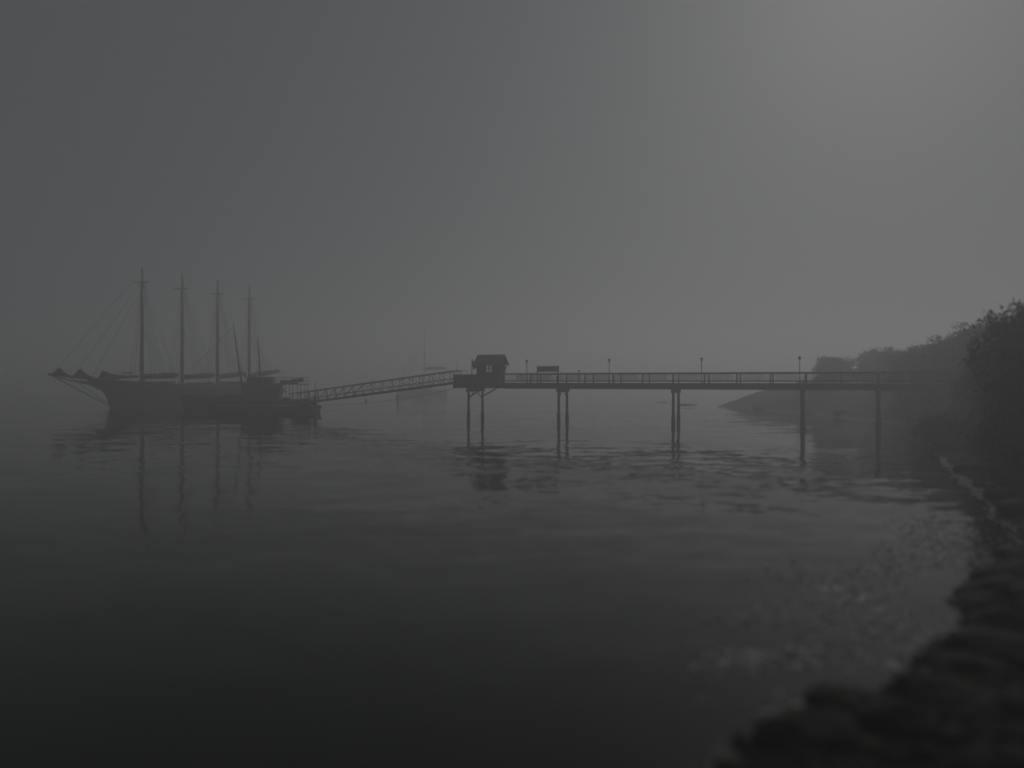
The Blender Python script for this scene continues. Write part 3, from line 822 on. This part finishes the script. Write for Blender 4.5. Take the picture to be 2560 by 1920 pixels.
MB().box((2.2, -1.0, 1.6), (3.6, 1.0, 2.4)).build('cabin_trunk', 'house', kx)
MB().tube([(-5.5, -1.3, 2.0), (-5.5, -1.3, 2.75)], .03, 5).build('stanchion', 'iron', kx)

# tour boat with an upper deck
tb = tag(empty('tour_boat', (-36.1, 113.5, 0), R(8)), 'boxy tour boat with railed upper deck behind the foot of the gangway', 'boat')
sh = small_hull(tb, 11.6, 4.4, 1.5, 2.2, 'hull', transom=.9)
cb = MB().box((-4.9, -1.7, 1.55), (0.6, 1.7, 3.95)).build('cabin', 'house', tb)
MB().box((-5.1, -1.9, 3.955), (4.6, 1.9, 4.08)).build('upper_deck', 'house', tb)
for k in range(5):
    x = -4.6 + k * 1.02
    MB().box((x, -1.73, 2.75), (x + .75, -1.702, 3.5)).build('cabin_window', 'glass', cb)
MB().box((-4.2, -1.2, 4.085), (-0.6, 1.2, 5.0)).build('wheelhouse', 'house', tb)
MB().box((-4.4, -1.35, 5.005), (-0.4, 1.35, 5.12)).build('wheelhouse_roof', 'house', tb)
MB().tube([(-2.4, 0, 5.12), (-2.9, 0, 6.2), (-2.4, 0, 6.5)], .06, 6).build('mast_bracket', 'iron', tb)
for y in (-1.8, 1.8):
    for k in range(7):
        x = -0.4 + k * .82
        MB().tube([(x, y, 4.08), (x, y, 5.05)], .025, 5).build('rail_stanchion', 'alu', tb)
    for z in (4.55, 5.05):
        MB().tube([(-0.4, y, z), (4.55, y, z)], .028, 5).build('deck_rail', 'alu', tb)
for k in range(4):
    for y in (-1.75, 1.75):
        MB().tube([(1.0 + k * 1.15, y, 1.6), (1.0 + k * 1.15, y, 3.95)], .045, 6).build('awning_post', 'alu', tb)
MB().box((3.4, -1.85, 4.35), (4.2, -1.80, 4.95)).build('rail_banner', 'sign', tb)
MB().box((0.6, -1.2, 4.085), (1.9, 1.2, 4.62)).build('bench', 'house', tb)
MB().box((2.2, -.8, 4.085), (3.1, .8, 4.85)).build('life_raft', 'house', tb)
for x in (-4.6, -4.0):
    MB().tube([(x, -.3, 5.12), (x, -.3, 5.62)], .12, 6).build('roof_vent', 'iron', tb)
ring = [(-1.4 + .3 * math.cos(a), -1.38, 5.35 + .3 * math.sin(a)) for a in [2 * math.pi * k / 14 for k in range(15)]]
MB().tube(ring, .06, 6).build('life_ring', 'sail', tb)

# far yacht beyond the gangway
YZ = 235.0
yx = tag(empty('far_yacht', (-28.4, YZ, 0), R(6)), 'pale sailing yacht almost lost in the fog beyond the gangway', 'yacht')
sh = small_hull(yx, 15.5, 4.0, 1.5, 1.9, 'white', transom=.7)
mk = MB().tube([(.4, 0, 1.2), (.55, 0, 12), (.7, 0, 21.3)], [.17, .15, .08], 8).build('mast', 'alu', yx, smooth=True)
for z in (8.2, 14.2):
    MB().box((.5, -1.2, z), (.6, 1.2, z + .08)).build('spreader', 'alu', mk)
bm = MB().tube([(.6, 0, 7.9), (7.6, 0, 8.2)], .14, 8).build('boom', 'alu', yx)
furled('furled_sail', .7, 7.4, 8.35, 8.55, .48, seed=40, sub=bm)
for a, z in (((-8.0, 0, 1.9), 20.9), ((-6.3, 0, 1.9), 18.0)):
    MB().tube([a, lerp(Vector(a), Vector((.6, 0, z)), .5), (.6, 0, z)], [.06, .13, .05], 6).build('rolled_jib', 'white', yx)
MB().tube([(7.6, 0, 1.7), (.7, 0, 21.1)], .025, 4).build('backstay', 'rope', yx)
MB().box((-2.6, -1.4, 1.4), (3.0, 1.4, 3.1)).build('coach_roof', 'white', yx)
for x in (2.7, 4.8, 6.9):
    for y in (-1.4, 1.4): MB().tube([(x, y, 1.4), (x, y, 4.9)], .05, 5).build('bimini_post', 'alu', yx)
MB().box((2.6, -1.5, 4.9), (7.0, 1.5, 5.05)).build('bimini', 'sign', yx)

# mooring post, buoy, warp, low ledge, raft
mp = tag(empty('mooring_post', (-26.0, 168.0, 0)), 'lone square post standing in the water beyond the gangway', 'post')
MB().tube([(0, 0, -2), (0, 0, 1.5)], .27, 8).build('post', 'piling', mp)
MB().tube([(0, 0, 1.502), (0, 0, 1.60)], [.3, .22], 8).build('cap', 'iron', mp)
bu = tag(empty('mooring_buoy', (-31.6, 160.0, 0)), 'small dark mooring buoy afloat beside the lone post', 'buoy')
MB().tube([(0, 0, -.3), (0, 0, -.1), (0, 0, .35), (0, 0, .55)], [.12, .28, .28, .14], 12).build('float', 'buoy', bu, smooth=True)
MB().tube([(0, 0, .55), (0, 0, .72)], .05, 6).build('ring_post', 'iron', bu)
pts = []
A_, B_ = Vector((-26.9, 103.4, 1.15)), Vector((-6.6, 88.3, 3.72))
for k in range(17):
    f = k / 16; p = lerp(A_, B_, f); pts.append(p + Vector((0, 0, -1.0 * 4 * f * (1 - f) * .55)))
tag(MB().tube(pts, 0.022, 5).build('mooring_warp', 'rope'), 'thin sagging rope from the float up to the pier head', 'rope')

def rock_mesh(name, seed, sub=3, flat=.6, amp=.55):
    import bmesh
    bm = bmesh.new(); bmesh.ops.create_icosphere(bm, subdivisions=sub, radius=1)
    co = np.array([v.co[:] for v in bm.verts])
    d = 1 + amp * (fbm(co * 1.3 + seed * 3.7, 3) - .5) * 1.6 + .15 * (fbm(co * 5 + seed, 3) - .5)
    co = co * d[:, None]; co[:, 2] *= flat
    for v, p in zip(bm.verts, co): v.co = p
    me = bpy.data.meshes.new(name); bm.to_mesh(me); bm.free()
    me.polygons.foreach_set('use_smooth', [False] * len(me.polygons))
    return me
ROCKS = [rock_mesh('boulder', s) for s in range(5)]
for me in ROCKS: me.materials.append(M['rock'])
lm = rock_mesh('ledge', 9, 3, .3); lm.materials.append(M['rockdry'])
lg = bpy.data.objects.new('ledge_rock', lm); COL.objects.link(lg); lg.location = (32.6, 137.5, 0.05); lg.scale = (1.9, 1.1, .9)
tag(lg, 'low ledge awash behind the middle pilings of the pier', 'rock')
lg2 = bpy.data.objects.new('ledge_rock', lm); COL.objects.link(lg2); lg2.location = (31.4, 155.0, -0.02); lg2.scale = (1.9, .9, .55); lg2.rotation_euler.z = 2.0
tag(lg2, 'faint flat ledge far out under the pier span', 'rock')

# ------------------------------------------------------------------ shore rocks, pebbles, rockweed
rg = random.Random(11)
spots = [(3.4, 9.3, .45), (4.6, 10.5, .4), (4.0, 9.4, .55), (9.4, 15.0, 1.0), (10.6, 16.3, .9), (8.1, 13.4, .8), (7.2, 12.3, .75), (12.4, 17.9, 1.0), (9.9, 13.9, 1.1), (11.9, 16.2, 1.0), (6.2, 11.3, .6), (5.3, 10.3, .6),
         (14.9, 21.2, .9), (16.7, 24.8, 1.0), (4.2, 9.3, .5), (7.6, 11.4, .8), (10.9, 14.3, 1.0), (13.7, 18.4, 1.0), (18.6, 28.2, 1.1), (22.4, 36.2, 1.2), (5.9, 9.5, .6),
         (27.6, 47.0, 1.2), (41.5, 93.4, 1.0), (40.6, 101, 1.3), (38.9, 116, 1.2)]
for i, (x, y, s) in enumerate(spots):
    if 3 <= i < 21: x += .75
    o = bpy.data.objects.new('boulder', ROCKS[i % 5]); COL.objects.link(o)
    o.location = (x, y, max(-.05, hgt(x, y)) + .04 * s); o.scale = (s * rg.uniform(.8, 1.25), s * rg.uniform(.8, 1.2), s * rg.uniform(.55, .8)); o.rotation_euler = (0, 0, rg.uniform(0, 6))
    if i < 21: tag(o, 'dark weedy boulder on the near rocky shore', 'boulder', 'dark boulders along the near shore')
    else: tag(o, 'dark boulder at the water edge of the far cove', 'boulder', 'boulders at the far side of the cove')

import bmesh
def scatter_mesh(name, m, pts, sizes, seed, flat, label, sub=1):
    rng = np.random.default_rng(seed)
    bm = bmesh.new(); bmesh.ops.create_icosphere(bm, subdivisions=sub, radius=1)
    bv = np.array([v.co[:] for v in bm.verts]); bf = np.array([[v.index for v in f.verts] for f in bm.faces]); bm.free()
    n = len(pts)
    sc = sizes[:, None] * np.stack([rng.uniform(.7, 1.4, n), rng.uniform(.7, 1.3, n), rng.uniform(.5, .9, n) * flat], -1)
    ang = rng.uniform(0, 6.28, n); ca, sa = np.cos(ang), np.sin(ang)
    v = bv[None] * sc[:, None] * rng.uniform(.8, 1.2, (n, len(bv), 1))
    x = v[..., 0] * ca[:, None] - v[..., 1] * sa[:, None]; y = v[..., 0] * sa[:, None] + v[..., 1] * ca[:, None]
    v = np.stack([x, y, v[..., 2]], -1) + pts[:, None]
    f = bf[None] + (np.arange(n) * len(bv))[:, None, None]
    me = bpy.data.meshes.new(name); me.from_pydata(v.reshape(-1, 3).tolist(), [], f.reshape(-1, 3).tolist()); me.update()
    me.polygons.foreach_set('use_smooth', [True] * len(me.polygons)); me.materials.append(M[m])
    o = bpy.data.objects.new(name, me); COL.objects.link(o); tag(o, label, kind='stuff'); return o
def shore_points(n, dlo, dhi, ylo, yhi, seed, clump=0.0):
    rng = np.random.default_rng(seed)
    X = rng.uniform(-2, 30, n * 14); Y = ylo + (yhi - ylo) * rng.random(n * 14) ** 1.3
    d = shore_distance(X, Y)
    k = (d > dlo) & (d < dhi) & (X / Y > .12)
    if clump:
        q = fbm(np.stack([X * .8, Y * .8, np.zeros_like(X)], -1), 3); k &= q > clump
    X, Y, d = X[k][:n], Y[k][:n], d[k][:n]
    return X, Y, d
rr_ = np.random.default_rng(31)
X, Y, d = shore_points(90000, -4.2, .4, 10.2, 34, 3)
q = fbm(np.stack([X * .9, Y * .9, np.zeros_like(X)], -1), 3)
arc = np.exp(-((d + 1.7) / .55) ** 2) * (Y < 16.5) * np.clip((Y - 10.2) / 2.6, 0, 1) ** 1.5
loose = .16 * np.exp(-((d + 1.9) / 1.1) ** 2) * np.clip((26 - Y) / 8, 0, 1)
edge = .14 * np.exp(-((d - .2) / .25) ** 2) * np.clip((26 - Y) / 8, .25, 1)
k_ = rr_.random(len(X)) < (arc * .75 + loose + edge) * np.clip((q - .34) / .22, .08, 1.2) * .8 * np.clip((X / Y - .22) / .2, 0, 1) ** 1.3
X, Y, d = X[k_], Y[k_], d[k_]
p_ = np.stack([X, Y, rr_.uniform(-.02, .02, len(X))], -1)
scatter_mesh('pebbles', 'pebble', p_, rr_.uniform(.02, .06, len(X)) * (1 + .6 * (rr_.random(len(X)) < .08)), 4, .7, 'scattered wet pebbles glinting in the shallow water by the near shore')
X, Y, d = shore_points(5000, .35, 5, 6, 45, 8)
p_ = np.stack([X, Y, land_height(X, Y) + .01], -1)
scatter_mesh('shingle_stones', 'rock', p_, np.random.default_rng(6).uniform(.05, .2, len(X)), 9, .7, 'dark loose stones covering the near beach')
X, Y, d = shore_points(1500, .25, 1.6, 7, 26, 18, .48)
p_ = np.stack([X, Y, np.maximum(land_height(X, Y), -.03) + .0], -1)
scatter_mesh('rockweed', 'weed', p_, np.random.default_rng(7).uniform(.08, .26, len(X)), 19, .35, 'mats of dark rockweed at the edge of the near shallows')

# ------------------------------------------------------------------ trees and bushes
def crown_mesh(name, seed, blobs, nleaf, size, m):
    rng = np.random.default_rng(seed)
    C = np.array([b[:3] for b in blobs]); Rr = np.array([b[3] for b in blobs])
    pr = Rr ** 2 / (Rr ** 2).sum()
    # twigs clumps sit near the blob surfaces, leaves spread round every clump
    nc = nleaf // 34
    bi = rng.choice(len(blobs), nc, p=pr)
    d = rng.normal(size=(nc, 3)); d /= np.linalg.norm(d, axis=1)[:, None]
    cc = C[bi] + d * (Rr[bi] * rng.uniform(.45, 1.08, nc) ** .6)[:, None] * np.array([1, 1, .85])
    rad = rng.uniform(.25, .6, nc)
    ci = np.repeat(np.arange(nc), 34)
    n = len(ci)
    p = cc[ci] + rng.normal(size=(n, 3)) * rad[ci][:, None] * .6
    a = rng.normal(size=(n, 3)); a /= np.linalg.norm(a, axis=1)[:, None]
    t = rng.normal(size=(n, 3)); b = np.cross(a, t); b /= np.linalg.norm(b, axis=1)[:, None]
    s = size * rng.uniform(.6, 1.3, n)[:, None]
    v = np.stack([p - a * s, p + b * s * .5, p + a * s, p - b * s * .5], 1).reshape(-1, 3)
    f = np.arange(n * 4).reshape(-1, 4)
    me = bpy.data.meshes.new(name); me.from_pydata(v.tolist(), [], f.tolist()); me.update(); me.materials.append(M[m])
    return me
def wood_mesh(name, seed, h, r, blobs):
    rng = random.Random(seed); b = MB()
    pts = [(0, 0, -.6)]; x = y = 0
    for k in range(1, 6):
        x += rng.uniform(-.15, .15); y += rng.uniform(-.15, .15); pts.append((x, y, h * .75 * k / 5))
    b.tube(pts, [r * (1 - .15 * k) for k in range(6)], 8)
    for (bx, by, bz, br) in blobs:
        s = pts[rng.randint(2, 5)]
        e_ = (bx, by, bz); md = (lerp(s[0], bx, .5) + rng.uniform(-.2, .2), lerp(s[1], by, .5), lerp(s[2], bz, .5) + .15)
        b.tube([s, md, e_], [r * .4, r * .25, r * .08], 5)
        for _ in range(4):
            q = (bx + rng.uniform(-br, br) * .8, by + rng.uniform(-br, br) * .8, bz + rng.uniform(-.3, br * .8))
            b.tube([md, q], [r * .15, r * .04], 4)
    me = bpy.data.meshes.new(name); me.from_pydata(b.v, [], b.f); me.update(); me.materials.append(M['bark']); return me
VAR = []
for sd in range(4):
    rng = random.Random(100 + sd); h = 9.0; blobs = []
    for k in range(19):
        a = rng.uniform(0, 6.28); z = rng.uniform(.14, .9) * h; rr = rng.uniform(.3, 2.5) * (1.25 - .55 * z / h)
        blobs.append((rr * math.cos(a), rr * math.sin(a), z, rng.uniform(1.0, 1.7) * (1.25 - .5 * z / h)))
    VAR.append((wood_mesh('trunk', sd, h, .22, blobs), crown_mesh('crown', sd, blobs, 14000, .14, 'leafa' if sd % 2 else 'leafb')))
BV = []
for sd in range(2):
    rng = random.Random(300 + sd); blobs = [(rng.uniform(-1.2, 1.2), rng.uniform(-1.2, 1.2), rng.uniform(.4, 1.4), rng.uniform(.6, .95)) for _ in range(9)]
    BV.append((wood_mesh('stem', 50 + sd, 1.6, .07, blobs), crown_mesh('foliage', 60 + sd, blobs, 4200, .09, 'leafb')))
def tree(x, y, s, v, label, group=None, sz=None, rot=None, name='leafy_tree', cat='tree', lib=None, cn='crown', tn='trunk'):
    lib = lib or VAR
    e = tag(empty(name, (x, y, hgt(x, y) - .05), rot if rot is not None else x * 1.7 + y), label, cat, group)
    e.scale = (s, s, sz or s)
    t = bpy.data.objects.new(tn, lib[v][0]); COL.objects.link(t); t.parent = e
    c_ = bpy.data.objects.new(cn, lib[v][1]); COL.objects.link(c_); c_.parent = e
    return e
def bush(x, y, s, v, label, group=None): return tree(x, y, s, v, label, group, None, None, 'leafy_bush', 'bush', BV, 'foliage', 'stem')
FG = 'trees standing behind the landward end of the pier'
tree(49.6, 117, .92, 0, 'round low tree standing furthest out on the headland', FG, sz=.57)
tree(53.2, 119, 1.0, 1, 'flat-topped tree crowding against the outermost headland tree', FG, sz=.56)
tree(56.2, 115.5, 1.0, 2, 'taller domed tree in the middle of the headland clump', FG, sz=.66)
tree(59.6, 113, 1.0, 3, 'domed tree just landward of the tallest headland tree', FG, sz=.64)
tree(65.0, 114, .95, 1, 'low tree joining the headland clump to the dark wood', FG, sz=.66)
RG = 'trees of the dark wood above the cove'
for (x, y, s, v) in ((45, 80, .85, 0), (49, 82, .95, 3), (53, 84, .95, 2), (57, 86, 1.0, 1), (44, 73, .85, 0), (47, 76, .95, 2), (50.5, 75, .95, 3), (48, 90, .9, 1), (52, 93, .95, 0), (57, 95, 1.0, 2), (62, 97, 1.1, 3),
                     (46, 86, .85, 1), (43.5, 68, .9, 0), (42.3, 64.5, .9, 2), (68, 104, 1.1, 1), (62, 106, 1.0, 2), (57, 104, .95, 3), (53, 103, .9, 0)):
    u_ = 1280 + 1849 * x / y
    top = CAM_H + y * interp(u_, [2040, 2140, 2260, 2300, 2350, 2400, 2450, 2500, 2560], [62, 74, 82, 92, 104, 118, 142, 172, 215]) / 1849
    tree(x, y, s, v, 'dark leafy tree in the wood above the curved beach', RG, sz=max(.3, (top - hgt(x, y)) / 9.3))
SG = 'trees leaning over the curved beach'
for (x, y, s, v) in ((36.8, 56.5, .66, 0), (32.2, 50.5, .66, 3), (30.6, 46.0, .74, 2), (28.0, 41.5, .76, 1), (25.8, 37.0, .88, 0), (23.8, 33.0, .95, 3), (34.4, 55.5, .58, 1)):
    tree(x, y, s, v, 'dark leafy tree leaning over the curved beach', SG)
BG = 'bushes on the headland bank'
for (x, y, s, v) in ((46.0, 116, .8, 0), (48.0, 118, .95, 1), (49.6, 113, 1.0, 0), (52.5, 110, 1.1, 1)):
    bush(x, y, s, v, 'low bush on the headland bank behind the pier railing', BG)
CG = 'bushes on the bank above the curved beach'
for (x, y, s, v) in ((50, 90, 1.2, 0), (51, 84, 1.3, 1), (50, 79, 1.2, 0), (46, 69, 1.2, 1), (44, 66, 1.2, 0), (42.5, 61, 1.2, 1), (39, 56, 1.2, 0), (37.5, 52, 1.1, 1), (34.5, 47, 1.1, 0), (32, 42, 1.0, 1), (29, 37, 1.0, 0),
                     (26.5, 32, 1.0, 1), (24.0, 28.5, .9, 0), (22.3, 25.5, .8, 1), (47.5, 71, 1.2, 1), (55, 88, 1.3, 0),
                     (42.0, 65.0, 1.3, 0), (36.6, 62.4, 1.0, 1), (34.2, 58.6, 1.0, 0), (32.0, 54.5, 1.0, 1), (30.0, 50.5, 1.1, 0), (28.0, 46.2, 1.1, 1), (27.0, 41.2, 1.0, 0), (25.2, 37.3, 1.0, 1), (24.0, 34.5, 1.0, 0), (22.4, 31.0, .9, 1), (21.4, 28.4, .9, 0), (20.3, 26.0, .8, 1), (19.4, 23.6, .7, 0), (44.5, 70.0, 1.3, 1), (46.5, 74.0, 1.3, 0)):
    bush(x, y, s, v, 'dark bush on the bank above the curved beach', CG)

# ------------------------------------------------------------------ haze
hz_m = bpy.data.materials.new('sea_fog'); hz_m.use_nodes = True
t = hz_m.node_tree
for n in list(t.nodes): t.nodes.remove(n)
pv = t.nodes.new('ShaderNodeVolumePrincipled')
pv.inputs['Color'].default_value = (0.93, 0.94, 0.95, 1); pv.inputs['Density'].default_value = HAZE_DENSITY
pv.inputs['Anisotropy'].default_value = HAZE_G
om = t.nodes.new('ShaderNodeOutputMaterial'); t.links.new(pv.outputs[0], om.inputs['Volume'])
hb = MB().box((-EXT - 10, -EXT - 10, -3.5), (EXT + 10, EXT + 10, 28.0)).build('haze', hz_m)
tag(hb, 'pale sea fog filling the harbour', kind='stuff')
